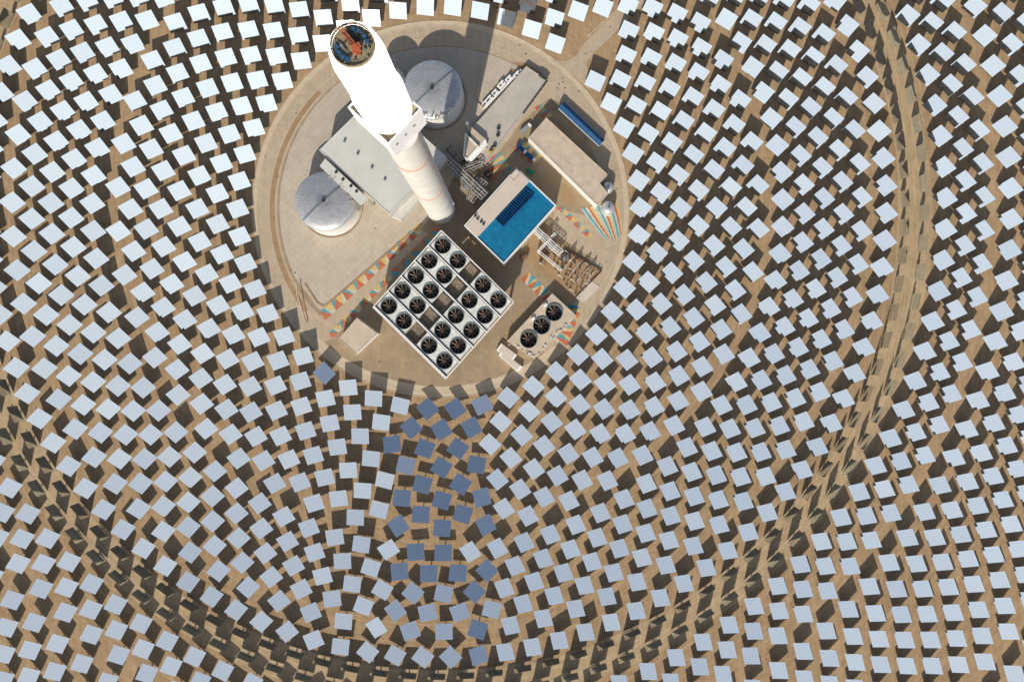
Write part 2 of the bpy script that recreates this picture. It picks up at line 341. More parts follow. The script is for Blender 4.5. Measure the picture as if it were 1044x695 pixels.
painted_walk('painted_walk', (501, 160), (513, 178), 20, 22, 5, ('teal', 'soil', 'red', 'yellow'))
painted_walk('painted_walk', (527, 147), (548, 164), 12, 14, 6, ('teal', 'soil', 'red', 'yellow'))
painted_walk('painted_walk', (548, 108), (560, 121), 7, 10, 4, ('teal', 'soil', 'red', 'yellow'))
def ribbons():
    mb = MB()
    rows = [((592, 210), (618, 243)), ((597, 207), (624, 245)), ((604, 207), (630, 243)), ((608, 208), (633, 236))]
    cols = ['palecyan', 'teal', 'cream', 'red', 'yellow', 'cream', 'palecyan', 'teal', 'cream', 'red', 'yellow', 'cream', 'teal', 'palecyan', 'red', 'yellow']
    names = sorted(set(cols)); N = len(cols)
    def edge(s, t):
        a = lerp((592, 213), (629, 206), s); c = lerp((604, 230), (634, 222), s); b = lerp((618, 245), (634, 238), s)
        if s > .4 and s < .8: b = (b[0], b[1] + 4)
        return lerp(lerp(a, c, t), lerp(c, b, t), t)
    for i in range(N):
        for k in range(8):
            q = [edge(i/N, k/8), edge((i+1)/N, k/8), edge((i+1)/N, (k+1)/8), edge(i/N, (k+1)/8)]
            w_ = [P(*p) for p in q]; mb.add([(x, y, gz(x, y) + 0.08) for x, y in w_], [(3, 2, 1, 0)], names.index(cols[i]))
    return structure(mb.build('painted_pavement', names))
ribbons()
# small dark spots about the yard, drawn as flat plates
mb = MB()
for px, py in ((573.5, 80), (574, 84), (570, 86), (576, 90), (568, 90), (530, 46), (536, 55), (622, 28), (640, 14), (597, 55), (590, 93), (302, 116), (283, 180), (280, 223), (270, 160), (383, 233), (345, 331), (387, 368), (301, 278), (296, 276)):
    p = P(px, py); mb.box((*p, gz(*p) + 0.1), (0.9, 0.6, 0.06), random.random()*3)
structure(mb.build('dark_spots', 'dark'))

# ------------------------------------------------------------------ the tower
def tower():
    t = thing('solar_tower', TWX, TWY, 'tall pale round tower with sun-struck white receiver rising from the round yard', 'tower', z=TG)
    def prof(lst, m, name, n=64, par=t, **k):
        mb = MB(); mb.lathe(TWX, TWY, lst, n, g=TG, **k); return mb.build(name, m, par)
    prof([(8.7, -1), (8.6, 2), (8.3, 30), (8.0, 90), (7.7, 140), (7.4, 179)], 'concrete', 'shaft')
    for z, r in ((76, 8.12), (143, 7.74)): prof([(r, z), (r+.06, z), (r+.06, z+1.6), (r, z+1.6)], 'redring', 'marking_ring', cap=False)
    # square machine storey under the receiver
    c = [P(396, 147.5, 198), P(429.5, 111, 198)]
    v1 = Vector(c[1]) - Vector(c[0]); v1n = v1.normalized(); v2n = Vector((-v1n.y, v1n.x))
    if v2n.dot(Vector((-1, 1))) < 0: v2n = -v2n
    L1, L2 = v1.length, 19.5
    def q(a, b): p = Vector(c[0]) + v1n*a + v2n*b; return (p.x, p.y)
    def pr(mb, pts, z0, z1, mi=0, mt=None):
        s = TG; n = len(pts); a = sum(pts[i][0]*pts[(i+1) % n][1]-pts[(i+1) % n][0]*pts[i][1] for i in range(n))
        if a < 0: pts = pts[::-1]
        mb.add([(x, y, s+z0) for x, y in pts]+[(x, y, s+z1) for x, y in pts], [tuple(range(n-1, -1, -1))]+[(i, (i+1) % n, n+(i+1) % n, n+i) for i in range(n)], mi)
        mb.add([(x, y, s+z1) for x, y in pts], [tuple(range(n))], mi if mt is None else mt)
    mb = MB(); pr(mb, [q(0, 0), q(L1, 0), q(L1, L2), q(0, L2)], 179, 196.6, 0, 1)
    blk = mb.build('machine_storey', ['towerwhite', 'olive'], t)
    mb = MB(); e = 0.55
    for a in ([q(-.05, -.05), q(L1+.05, -.05), q(L1+.05, e), q(-.05, e)], [q(-.05, L2-e), q(L1+.05, L2-e), q(L1+.05, L2), q(-.05, L2)],
              [q(-.05, e), q(e, e), q(e, L2-e), q(-.05, L2-e)], [q(L1-e, e), q(L1+.05, e), q(L1+.05, L2-e), q(L1-e, L2-e)]): pr(mb, a, 196, 198)
    mb.build('parapet', 'towerwhite', blk)
    mb = MB()
    for a in (1.2, L1*.5, L1-1.4): p = q(a, 1.0); mb.box((*p, TG+197.3), (.7, .5, 1.2))
    for a in (3, 7.5, 12): p = q(a, -.03); mb.box((*p, TG+190), (1.1, .1, 1.4), math.atan2(v1n.y, v1n.x))
    mb.build('vent', 'dark', blk)
    prof([(5.2, 196.6), (5.2, 206.4)], 'olive', 'neck', cap=False)
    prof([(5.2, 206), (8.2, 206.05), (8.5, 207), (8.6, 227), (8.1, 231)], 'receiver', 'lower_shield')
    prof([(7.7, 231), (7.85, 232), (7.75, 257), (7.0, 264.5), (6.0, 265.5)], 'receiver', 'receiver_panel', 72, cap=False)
    mb = MB()
    for i in range(36):
        a = 2*PI*i/36; mb.beam((TWX+7.83*math.cos(a), TWY+7.83*math.sin(a), TG+233), (TWX+7.77*math.cos(a), TWY+7.77*math.sin(a), TG+257), .14, .12)
    mb.build('panel_joints', 'towerwhite', t)
    mb = MB()
    for z in range(12, 178, 12):
        rr = float(np.interp(z, [2, 30, 90, 140, 179], [8.6, 8.3, 8.0, 7.7, 7.4])); mb.lathe(TWX, TWY, [(rr, z), (rr+.035, z), (rr+.035, z+.25), (rr, z+.25)], 48, g=TG, cap=False)
    mb.build('pour_joints', 'concrete', t)
    rd = prof([(6.0, 265.5), (5.95, 266.6), (5.7, 266.6), (5.65, 265.7)], 'olive', 'roof_rim', cap=False)
    mb = MB(); mb.lathe(TWX, TWY, [(5.66, 265.6)], 48, g=TG)
    deck = mb.build('roof_deck', 'olive', t)
    X, Y, Z = TWX, TWY, TG + 265.7
    mb = MB()
    for i in range(24):
        a = 2*PI*i/24; mb.tube((X+5.85*math.cos(a), Y+5.85*math.sin(a), Z), (X+5.85*math.cos(a), Y+5.85*math.sin(a), Z+1.4), .05, 5)
        b = 2*PI*(i+1)/24; mb.tube((X+5.85*math.cos(a), Y+5.85*math.sin(a), Z+1.4), (X+5.85*math.cos(b), Y+5.85*math.sin(b), Z+1.4), .05, 5)
    mb.build('railing', 'olive', deck)
    cr = MB(); a0 = Vector((X-3.2, Y+4.1, Z+2.2)); a1 = Vector((X+1.3, Y-1.2, Z+2.2)); u = (a1-a0).normalized(); sd = Vector((-u.y, u.x, 0))*.45
    for s in (-1, 1): cr.beam(a0+sd*s, a1+sd*s, .28, .5)
    for k in range(9): p = a0+(a1-a0)*(k/8); cr.beam(p-sd, p+sd, .2, .3)
    cr.box((X+1.1, Y-1.3, Z+1.4), (1.9, 1.5, 2.8), math.atan2(u.y, u.x)); cr.box((X+2.0, Y-.7, Z+2.4), (.8, 1.4, .6), .6); cr.tube((X+1.1, Y-1.3, Z), (X+1.1, Y-1.3, Z+.4), 1.3, 16)
    cr.build('service_crane', 'orange', t)
    for dx, dy in ((.4, 4.2), (1.8, 3.6), (3.2, 2.3), (3.9, .9), (-4.2, -.6), (-3.6, -2.0), (-2.5, -3.2), (-1.2, -3.9)):
        b = MB(); b.box((X+dx, Y+dy, Z+.55), (1.15, 1.15, 1.1), math.atan2(dy, dx)); b.lathe(X+dx, Y+dy, [(.45, 1.1), (.45, 1.35)], 12, g=Z); b.build('winch_housing', 'bluebox', deck)
    b = MB(); random.seed(3)
    for _ in range(34):
        r, a = 5.1*math.sqrt(random.random()), random.random()*2*PI; x, y = X+r*math.cos(a), Y+r*math.sin(a)
        b.box((x, y, Z+.2), (random.uniform(.2, 1.0), random.uniform(.2, .7), random.uniform(.3, 1.0)), random.random()*3, random.choice((0, 1, 2)))
    for k in range(4): b.tube((X-4.6+k*.5, Y+1.4-k*.7, Z+.5), (X-2.6+k*.5, Y+.0-k*.7, Z+.5), .09, 6, 2)
    b.prism([(X-1.6, Y+1), (X+1.8, Y+.6), (X+1.4, Y+4.6), (X-1.8, Y+4.4)], 0, 0) if False else None
    b.build('roof_plant', ['dark', 'olive', 'steel'], deck)['kind'] = 'stuff'
    b = MB(); b.box((X-.2, Y+2.2, Z+.5), (3.2, 3.4, .9), .5); b.build('cable_pit', 'dark', deck)
tower()

# ------------------------------------------------------------------ salt tanks
def tank(px, py, r, label, walk_ang, hw=17.0):
    x, y = P(px, py, hw); t = thing('salt_tank', x, y, label, 'storage tank', 'molten salt tanks beside the tower')
    mb = MB(); mb.lathe(x, y, [(r+.25, -1), (r+.25, .4), (r, .4), (r, hw)], 96, cap=False)
    mb.build('tank_wall', 'offwhite', t)
    mb = MB(); prof = [(r+.12, hw), (r+.12, hw+.25)] + [(r*math.cos(R(a)), hw + .25 + 3.5*math.sin(R(a))) for a in range(4, 86, 6)] + [(.6, hw+3.76)]
    mb.lathe(x, y, prof, 72); roof = mb.build('dome_roof', 'tank', t)
    g = gz(x, y); zt = lambda rr: g + hw + .25 + 3.5*math.sqrt(max(0, 1-(rr/r)**2))
    mb = MB()
    for k in range(48):
        a = 2*PI*k/48
        for s in range(6):
            r0, r1 = r*(.12+.86*s/6), r*(.12+.86*(s+1)/6)
            mb.beam((x+r0*math.cos(a), y+r0*math.sin(a), zt(r0)+.05), (x+r1*math.cos(a), y+r1*math.sin(a), zt(r1)+.05), .16, .2)
    mb.build('roof_seams', 'steel', roof)
    mb = MB(); a = R(walk_ang); ca, sa = math.cos(a), math.sin(a)
    for s in range(-10, 10):
        r0, r1 = r*.97*s/10, r*.97*(s+1)/10
        mb.beam((x+r0*ca, y+r0*sa, zt(abs(r0))+.35), (x+r1*ca, y+r1*sa, zt(abs(r1))+.35), .7, .12)
        for sg in (-.5, .5): mb.beam((x+r0*ca-sa*sg, y+r0*sa+ca*sg, zt(abs(r0))+1.2), (x+r1*ca-sa*sg, y+r1*sa+ca*sg, zt(abs(r1))+1.2), .07, .07)
    mb.build('roof_walkway', 'ductgrey', t)
    mb = MB(); mb.lathe(x, y, [(1.2, hw+3.5), (1.2, hw+4.9), (.9, hw+5.2)], 16); mb.build('roof_vent', 'dark', t)
    mb = MB()
    for k in range(26):
        aa = R(walk_ang) + (-.75 if px < 400 else PI+.5) + k*.055; rr = r*random.uniform(.80, .97)
        mb.box((x+rr*math.cos(aa), y+rr*math.sin(aa), zt(rr)+.6), (random.uniform(.3, 1.2), random.uniform(.3, .8), random.uniform(.8, 1.8)), aa)
        if k % 3 == 0: mb.tube((x+rr*math.cos(aa), y+rr*math.sin(aa), zt(rr)+1), (x+(rr+2.6)*math.cos(aa), y+(rr+2.6)*math.sin(aa), zt(rr)+1), .18, 6)
    mb.build('roof_piping', 'pipe', t)
    mb = MB(); mb.lathe(x, y, [(r+1.6, .0), (r+1.6, .5), (r+1.2, .5), (r+1.2, .0)], 64, cap=False); mb.build('foundation_ring', 'strip', t)
tank(331.4, 205.5, 17.2, 'domed metal tank left of the tower, standing in full sun', 42)
tank(441, 92, 17.2, 'domed metal tank above the tower, half in the long tower shadow', 42)

# ------------------------------------------------------------------ buildings
def building(name, px, h, roofmat, label, wallmat='wall', par_h=0.7, par_w=0.5, parmat='white', cat='building', windows=False):
    cx, cy = mid(px); x, y = P(cx, cy, h); t = thing(name, x, y, label, cat)
    pts = [Vector(P(a, b, h)) for a, b in px]
    mb = MB(); mb.pp(px, 0, h - par_h); mb.build('wall', wallmat, t)
    c = sum(pts, Vector((0, 0)))/len(pts)
    mb = MB(); n = len(pts); g = gz(c.x, c.y)
    ins = []
    for i in range(n):
        a, b, d = pts[i-1], pts[i], pts[(i+1) % n]
        e1, e2 = (b-a).normalized(), (d-b).normalized(); n1, n2 = Vector((-e1.y, e1.x)), Vector((-e2.y, e2.x))
        area = sum(pts[k].x*pts[(k+1) % n].y-pts[(k+1) % n].x*pts[k].y for k in range(n))
        if area < 0: n1, n2 = -n1, -n2
        m_ = (n1+n2); m_ = m_ / max(.3, m_.dot(n1)); ins.append(b + m_*par_w)
    ins2 = ins
    mb.prism([(p.x, p.y) for p in ins2], h-par_h, h-par_h+.06); roof = mb.build('roof', roofmat, t)
    mb = MB()
    for i in range(n):
        j = (i+1) % n; a, b, c1, d1 = pts[i], pts[j], ins[j], ins[i]
        zz = [g+h-par_h, g+h]
        vs = [(p.x, p.y, z) for z in zz for p in (a, b, c1, d1)]
        mb.add(vs, [(4, 5, 6, 7), (0, 1, 5, 4), (2, 3, 7, 6)]); mb.add(vs, [(7, 6, 5, 4)]) if False else None
    bm = mb.build('parapet', parmat, roof)
    if windows:
        mb = MB()
        for i in range(n):
            a, b = pts[i], pts[(i+1) % n]; L = (b-a).length
            if L < 8: continue
            e = (b-a).normalized(); ang = math.atan2(e.y, e.x)
            for fl in range(int((h-3)//4)):
                for k in range(int(L//4.5)):
                    p = a + e*(2.6 + k*4.5); mb.box((p.x, p.y, g + 2.2 + fl*4), (1.8, .12, 1.5), ang)
        mb.build('window_band', 'glass', t)
    return t, roof, g

# power hall with the pale grey roof
HALL = [(325, 153), (383.5, 95.5), (455, 160), (396.5, 218)]
t, rf, g = building('turbine_hall', HALL, 19.3, 'greyroof', 'large pale grey flat roofed hall between the left tank and the tower', 'offwhite', .35, .35, 'greyroof')
mb = MB()
for px, py in ((351, 144), (364.6, 156.8), (379, 170.8), (392.3, 183)): 
    p = P(px, py, 19.8); v = MB(); v.lathe(*p, [(.5, 18.9), (.5, 19.6), (.85, 19.7), (.7, 20.2), (.2, 20.4)], 14); v.build('roof_vent', 'ductgrey', rf)
mb = MB()
for k in range(1, 24):
    a = lerp(HALL[0], HALL[3], k/24); b = lerp(HALL[1], HALL[2], k/24); a, b = lerp(a, b, .01), lerp(a, b, .99); a, b = P(*a, 19.3), P(*b, 19.3)
    mb.beam((*a, g+19.06), (*b, g+19.06), .1, .1)
mb.build('roof_seams', 'greyroof', rf)
mb = MB(); mb.pp([(325.7, 169.3), (331.4, 161.6), (375.5, 202.8), (367.8, 209.5)], 19.8, 20.5); an = mb.build('pump_gallery', 'greyroof', t)
for px, py in ((332, 164), (375, 203.5)):
    p = P(px, py, 20); v = MB(); v.lathe(*p, [(.5, -1), (.5, 19.95)], 10); v.build('gallery_leg', 'steel', an)
for px, py in ((342.4, 175.3), (349.3, 182.8), (357.5, 189.5), (363.2, 194.9)):
    p = P(px, py, 21.6); v = MB(); v.lathe(*p, [(.6, 20.4), (.6, 20.9), (.9, 21.0), (.3, 21.4)], 14); v.build('roof_vent', 'dark', an)
mb = MB(); mb.pp([(397, 219), (419.6, 195), (428, 203), (408, 224)], 0, 8, 0); mb.build('entrance_block', 'offwhite', t)

x, y = P(402, 94); t = thing('silo', x, y, 'pale round silo almost hidden behind the tower, left of the upper tank', 'silo')
mb = MB(); mb.lathe(x, y, [(9.3, -1), (9.3, 17)], 40, cap=False); mb.build('shell', 'offwhite', t)
mb = MB(); mb.lathe(x, y, [(9.4, 17), (9.4, 17.4), (6, 20), (1, 21.5), (.4, 21.6)], 40); mb.build('roof', 'tank', t)
# blue and cream roofed building
BL = [(526.6, 170.6), (567.2, 209.5), (513.6, 269.3), (473, 230)]
t, rf, g = building('control_building', BL, 14, 'blueroof', 'building with bright blue roof and cream strip right of the tower foot', 'wall', .8, .7, 'white')
mb = MB(); mb.pp([(527, 172.5), (540, 184.9), (486.5, 242), (474.8, 230.5)], 12.5, 14.25); mb.build('cream_roof_strip', 'palecream', rf)
mb = MB(); sl_ = [(535.5, 192.5), (543.5, 199.5), (513.2, 230.6), (505.5, 223.5)]
mb.pp(sl_, 13, 13.5); slot = mb.build('louvre_bed', 'bluedark', rf)
mb = MB()
for k in range(17):
    a, b = lerp(sl_[0], sl_[3], k/16), lerp(sl_[1], sl_[2], k/16); a, b = P(*a, 14), P(*b, 14); mb.beam((*a, g+14), (*b, g+14), .3, .9)
for a, b in ((0, 3), (1, 2), (0, 1), (2, 3)): a, b = P(*sl_[a], 14.3), P(*sl_[b], 14.3); mb.beam((*a, g+14.2), (*b, g+14.2), .5, 1.5)
mb.build('louvre_fins', 'bluedark', slot)
mb = MB()
for k in range(1, 34):
    a, b = lerp((541, 186), (566, 209.5), k/34), lerp((487.5, 242.5), (513.6, 267.5), k/34); a, b = lerp(a, b, .02), lerp(a, b, .98)
    if 1 <= k <= 9: continue
    a, b = P(*a, 13.3), P(*b, 13.3); mb.beam((*a, g+13.29), (*b, g+13.29), .12, .1)
mb.build('roof_ribs', 'blueroof', rf)
mb = MB(); mb.pp([(526.5, 172.5), (530.2, 176), (524, 183.2), (520, 179)], 14.3, 16.6, 0, 1); mb.build('stair_head', ['rust', 'palecream'], rf)
mb = MB()
for px, py in ((484.5, 220), (487, 223), (490.5, 226), (493, 228.5)): p = P(px, py, 15); mb.box((*p, g+14.9), (1.4, 1.0, 1.2), .7)
mb.build('roof_fan', 'dark', rf)
# long tan warehouse
WH = [(557, 119.7), (619.5, 177.9), (612, 187.5), (619.5, 198), (609, 209.5), (539, 140)]
t, rf, g = building('long_warehouse', [(557, 119.7), (619.5, 177.9), (611.5, 186.8), (620, 197.5), (609, 209.5), (539, 140)], 11, 'creamroof', 'long tan flat roofed warehouse with white wall right of the blue roofed building', 'white', .3, .3, 'creamroof')
mb = MB()
for k in range(1, 12):
    a, b = lerp((557, 119.7), (616, 176), k/12), lerp((539, 140), (600, 200), k/12); a, b = lerp(a, b, .02), lerp(a, b, .98); a, b = P(*a, 11), P(*b, 11); mb.beam((*a, g+10.8), (*b, g+10.8), .12, .1)
mb.build('roof_joints', 'creamroof', rf)
# blue shed
SH = [(575.5, 103.6), (616.6, 142.8), (610.9, 149), (569.4, 110)]
x, y = P(593, 126, 5); t = thing('storage_shed', x, y, 'long narrow shed with deep blue ridged roof beside the ring road', 'shed')
mb = MB(); mb.pp(SH, 0, 4.2); mb.build('wall', 'wall', t)
mb = MB(); pts = [Vector((*P(*p, 4.6), 0)) for p in SH]; g = gz(x, y)
ra, rb = (pts[0]+pts[3])/2, (pts[1]+pts[2])/2
V = [Vector((p.x, p.y, g+4.25)) for p in pts] + [Vector((ra.x, ra.y, g+5.9)), Vector((rb.x, rb.y, g+5.9))]
mb.add(V, [(0, 1, 5, 4), (3, 4, 5, 2), (0, 4, 3), (1, 2, 5)])
rf = mb.build('roof', 'bluedark', t)
mb = MB()
for k in range(25):
    a, b, c = pts[0].lerp(pts[1], k/24), ra.lerp(rb, k/24), pts[3].lerp(pts[2], k/24)
    mb.beam((a.x, a.y, g+4.35), (b.x, b.y, g+6.0), .14, .12); mb.beam((c.x, c.y, g+4.35), (b.x, b.y, g+6.0), .14, .12)
mb.build('roof_ribs', 'bluedark', rf)
# upper workshop with warm grey roof
WS = [(536.6, 67.6), (558, 82), (494.6, 168), (471, 147), (480, 128)]
t, rf, g = building('workshop', [(536.6, 67.6), (558, 82), (494.6, 167.5), (484, 158), (474, 139)], 4, 'shoproof', 'long warm grey roofed workshop with white equipment along its left side', 'offwhite', .5, .6, 'shoproof')
mb = MB()
for k in range(9):
    a = lerp((557, 84), (532, 118), k/9); p = P(*a, 4.3); mb.box((*p, g+4.2), (2.4, .8, .8), R(53))
mb.box((*P(553, 79, 4), g+4.1), (5.2, 1.2, .8), R(-33)); mb.build('parapet_shadow', 'dark', rf)  # dark boxes drawn in place of the parapet's shadow dashes
for px, py in ((508, 129), (507.5, 136), (504, 147), (501, 151)):
    p = P(px, py, 9); mb = MB(); mb.box((*p, g+4.4), (1.8, 1.4, 1.6), .5); mb.box((*p, g+5.25), (1.2, 1.0, .1), .5); mb.build('roof_fan', 'dark', rf)
p = P(500.5, 152, 9); mb = MB(); mb.box((*p, g+4.3), (3.4, 1.2, 1.2), .8); mb.tube((p[0], p[1], g+4.9), (p[0]+2, p[1]+2, g+5.3), .25); 
tag(mb.build('generator_set', 'machyellow', loc=(*p, g+3.5)), 'small yellow machine standing on the lower end of the workshop roof', 'machine')
mb = MB(); mb.pp([(487, 153), (492.5, 147), (497, 151.5), (492, 158)], 3.6, 4.1); mb.build('roof_patch', 'creamroof', rf)
for i, (a, b, dd, ww) in enumerate((((525, 74.5), (529.5, 78), 7, 0), ((517, 78), (521, 83), 7, 0), ((509, 83.5), (513.5, 89), 8, 0), ((503, 92), (507, 97), 6, 0), ((497, 99), (501, 103), 7, 0), ((493, 104), (496.5, 107.5), 5, 0))):
    p = P((a[0]+b[0])/2, (a[1]+b[1])/2, 3); g2 = gz(*p); ang = R(49)
    th = thing('cooling_unit', *p, ['white boxy cooling unit nearest the ring road beside the workshop', 'white cooling unit, second from the ring road beside the workshop', 'largest white cooling unit midway along the workshop', 'white cooling unit just below the largest one beside the workshop',
          'white cooling unit, second from the tower shadow beside the workshop', 'white cooling unit at the edge of the tower shadow beside the workshop'][i], 'cooling unit', 'white cooling units along the workshop')
    mb = MB(); mb.box((*p, g2+1.5), (dd*.62, 3.1, 3), ang); mb.build('casing', 'white', th)
    mb = MB(); mb.box((p[0]-.6, p[1]-.5, g2+3.06), (1.0+.25*i, .9, .1), ang); mb.box((p[0]+1.1, p[1]+1.2, g2+3.06), (.8, .7, .1), ang); mb.build('fan_grille', 'dark', th)
mb = MB(); a, b = P(531, 71, 2), P(493, 111, 2)
for o_ in (0, .8): mb.tube((a[0]+o_, a[1], gz(*a)+2.2), (b[0]+o_, b[1], gz(*b)+2.2), .28)
tag(mb.build('header_pipe', 'white'), 'pair of white pipes running along the left side of the workshop', 'pipe')
# small cream and white building
t, rf, g = building('pump_house', [(474, 135), (488.5, 149.5), (476, 163.5), (472, 159)], 9, 'creamroof', 'small white walled cream roofed pump house half in the tower shadow', 'white', .8, .8, 'white', windows=False)
mb = MB(); mb.pp([(479, 128), (495, 142), (488.5, 148.5), (480.5, 141)], 0, 7, 0, 1); mb.build('side_wing', ['white', 'creamroof'], t)
mb = MB(); mb.pp([(495, 142), (497, 147), (480.5, 165.5), (477.5, 163)], 0, 6.2); mb.build('passage', 'white', t)
p = P(484, 165, 5); mb = MB(); mb.lathe(*p, [(1.7, 0), (1.7, 4.5), (1.0, 5.4), (.3, 5.6)], 20); tag(mb.build('surge_tank', 'rust', loc=(*p, gz(*p))), 'small rust-orange tank beside the pump house', 'tank')
# cube building
t, rf, g = building('switchgear_house', [(363.6, 324), (384.7, 340), (362.7, 361), (345.4, 345)], 9, 'creamroof', 'square cream roofed block left of the fan condenser', 'white', .3, .3, 'creamroof')
# low white box near small cooler
for px, lb in (([(506, 357), (511, 350), (527, 362), (522, 369)], 'long low cream box below the small three fan cooler'), ([(508, 362), (512, 358), (533, 374), (528, 379)], 'low cream box nearest the mirrors below the small cooler')):
    x, y = P(*mid(px), 3); th = thing('utility_box', x, y, lb, 'utility box', 'low boxes below the small cooler'); mb = MB(); mb.pp(px, 0, 3); mb.build('casing', 'white', th)
    mb = MB(); c = mid(px); mb.pp([lerp(c, q, .8) for q in px], 3.0, 3.15); mb.build('lid', 'palecream', th)

# ------------------------------------------------------------------ fan decks
def fan(x, y, g, r, h, parent, ring='ductgrey', top=0.5, name='fan'):
    mb = MB(); prof = [(r+.3, h-.05), (r+.3, h+top), (r, h+top), (r-.03, h-1.4), (r-.35, h-3.2)]
    mb.lathe(x, y, prof, 36, g=g, cap=False); f = mb.build('fan', ring, parent)
    mb = MB(); mb.lathe(x, y, [(r-.2, h-3.2)], 36, g=g); mb.build('duct_floor', 'black', f)
    mb = MB(); a0 = random.random()*3; zz = g + h - 1.6
    for k in range(9):
        a = a0 + k*PI/4.5; ca, sa = math.cos(a), math.sin(a); w0, w1 = .10, .24
        q = lambda rr, s, dz: (x+rr*ca-s*sa, y+rr*sa+s*ca, zz+dz)
        mb.add([q(.4, -w0, .1), q(.4, w0, -.1), q(r*.88, w1, -.2), q(r*.88, -w1, .22)], [(0, 1, 2, 3), (3, 2, 1, 0)])
    mb.lathe(x, y, [(.6, h-2.2), (.6, h-1.3), (.2, h-1.1)], 14, g=g); mb.build('blades', 'blade', f)
    a = R(45); mb = MB()
    for s in (-.35, .35): mb.beam((x-r*math.cos(a)-s*math.sin(a), y-r*math.sin(a)+s*math.cos(a), g+h-.9), (x+r*math.cos(a)-s*math.sin(a), y+r*math.sin(a)+s*math.cos(a), g+h-.9), .14, .2)
    mb.build('motor_bridge', 'dark', f)
def holed_cell(mb, W, a0, a1, b0, b1, c, r, z0, z1, mi=0, n=40):
    """deck cell with a round opening: W maps (a, b) to world xy, c is the centre of the opening"""
    q = [Vector(W(a, b)) for a, b in ((a0, b0), (a1, b0), (a1, b1), (a0, b1))]; c = Vector(c)
    cc = sum((q[i].x*q[(i+1) % 4].y - q[(i+1) % 4].x*q[i].y) for i in range(4))
    if cc < 0: q = q[::-1]
    angs = sorted(set([2*PI*i/n for i in range(n)] + [math.atan2(p.y-c.y, p.x-c.x) % (2*PI) for p in q]))
    out = []
    for a in angs:
        d = Vector((math.cos(a), math.sin(a))); best = None
        for i in range(4):
            p, e = q[i], q[(i+1) % 4]-q[i]; den = d.x*e.y-d.y*e.x
            if abs(den) < 1e-9: continue
            t = ((p.x-c.x)*e.y-(p.y-c.y)*e.x)/den; u = ((p.x-c.x)*d.y-(p.y-c.y)*d.x)/den
            if t > 0 and -1e-4 <= u <= 1.0001 and (best is None or t < best): best = t
        out.append((c + d*best, c + d*min(r, best)))
    m = len(out)
    mb.add([(o.x, o.y, z1) for o, i in out] + [(i.x, i.y, z1) for o, i in out], [(k, (k+1) % m, m+(k+1) % m, m+k) for k in range(m)], mi)
    mb.add([(p.x, p.y, z0) for p in q] + [(p.x, p.y, z1) for p in q], [(i, (i+1) % 4, 4+(i+1) % 4, 4+i) for i in range(4)], mi)
def condenser():
    H = 21.5; T, Rr, B, Lf = (449.7, 235.9), (523, 308), (452.7, 382.7), (381, 313)
    q = lambda a, b: (T[0] + (Rr[0]-T[0])*a + (Lf[0]-T[0])*b, T[1] + (Rr[1]-T[1])*a + (Lf[1]-T[1])*b)
    x, y = P(*q(.5, .5), H); g = gz(x, y)
    t = thing('air_cooled_condenser', x, y, 'big white raised deck of twenty round fans in five rows below the tower', 'condenser')
    W = lambda a, b: P(*q(a, b), H)
    def slab(mb, a0, a1, b0, b1, z0, z1, mi=0): mb.prism([W(a0, b0), W(a1, b0), W(a1, b1), W(a0, b1)], z0, z1, mi)
    for i in range(5):
        b0 = .005 + i*.2; b1 = b0 + .168
        for (a0, a1, fs) in ((.012, .405, (.105, .315)), (.565, .985, (.665, .88))):
            mb = MB(); am = sum(fs)/2
            for aa, ab, fa in ((a0, am, fs[0]), (am, a1, fs[1])): holed_cell(mb, W, aa, ab, b0, b1, W(fa, (b0+b1)/2), 4.6, g+H-3.3, g+H)
            d = mb.build('deck_panel', 'deck', t)
            for a in fs: p = W(a, (b0+b1)/2); fan(*p, g, 4.55, H, d)
        mb = MB(); slab(mb, .412, .558, b0+.01, b1, H-4, H-3.5); d = mb.build('gangway', 'gang', t)
        mb = MB(); slab(mb, 0, 1, b1+.013, b1+.026, H-1, H+.9); mb.build('steam_duct', 'white', t)
        mb = MB(); slab(mb, 0, 1, b1, b1+.013, H-3, H-1.4); slab(mb, 0, 1, b1+.026, b1+.032, H-3, H-1.4); mb.build('gutter', 'ductgrey', t)
    mb = MB(); slab(mb, -.008, 0, -.008, 1.01, H-9, H+.6); slab(mb, 1, 1.008, -.008, 1.01, H-9, H+.6); slab(mb, 0, 1, -.012, -.003, H-9, H+.6); slab(mb, 0, 1, 1.002, 1.01, H-9, H+.6)
    mb.build('wind_wall', 'white', t)
    for a in (.03, .34, .66, .97):
        for b in (.03, .34, .66, .97):
            p = W(a, b); mb = MB(); mb.lathe(*p, [(.8, -1), (.8, H-7)], 12, g=g); mb.build('leg', 'concrete', t)
    mb = MB()
    for k in range(5):
        a, b = W(.42+.028*k, .01), W(.42+.028*k, .99); mb.beam((*a, g+H-7), (*b, g+H-7), .35, .5)
    mb.build('cross_beams', 'dark', t)
condenser()
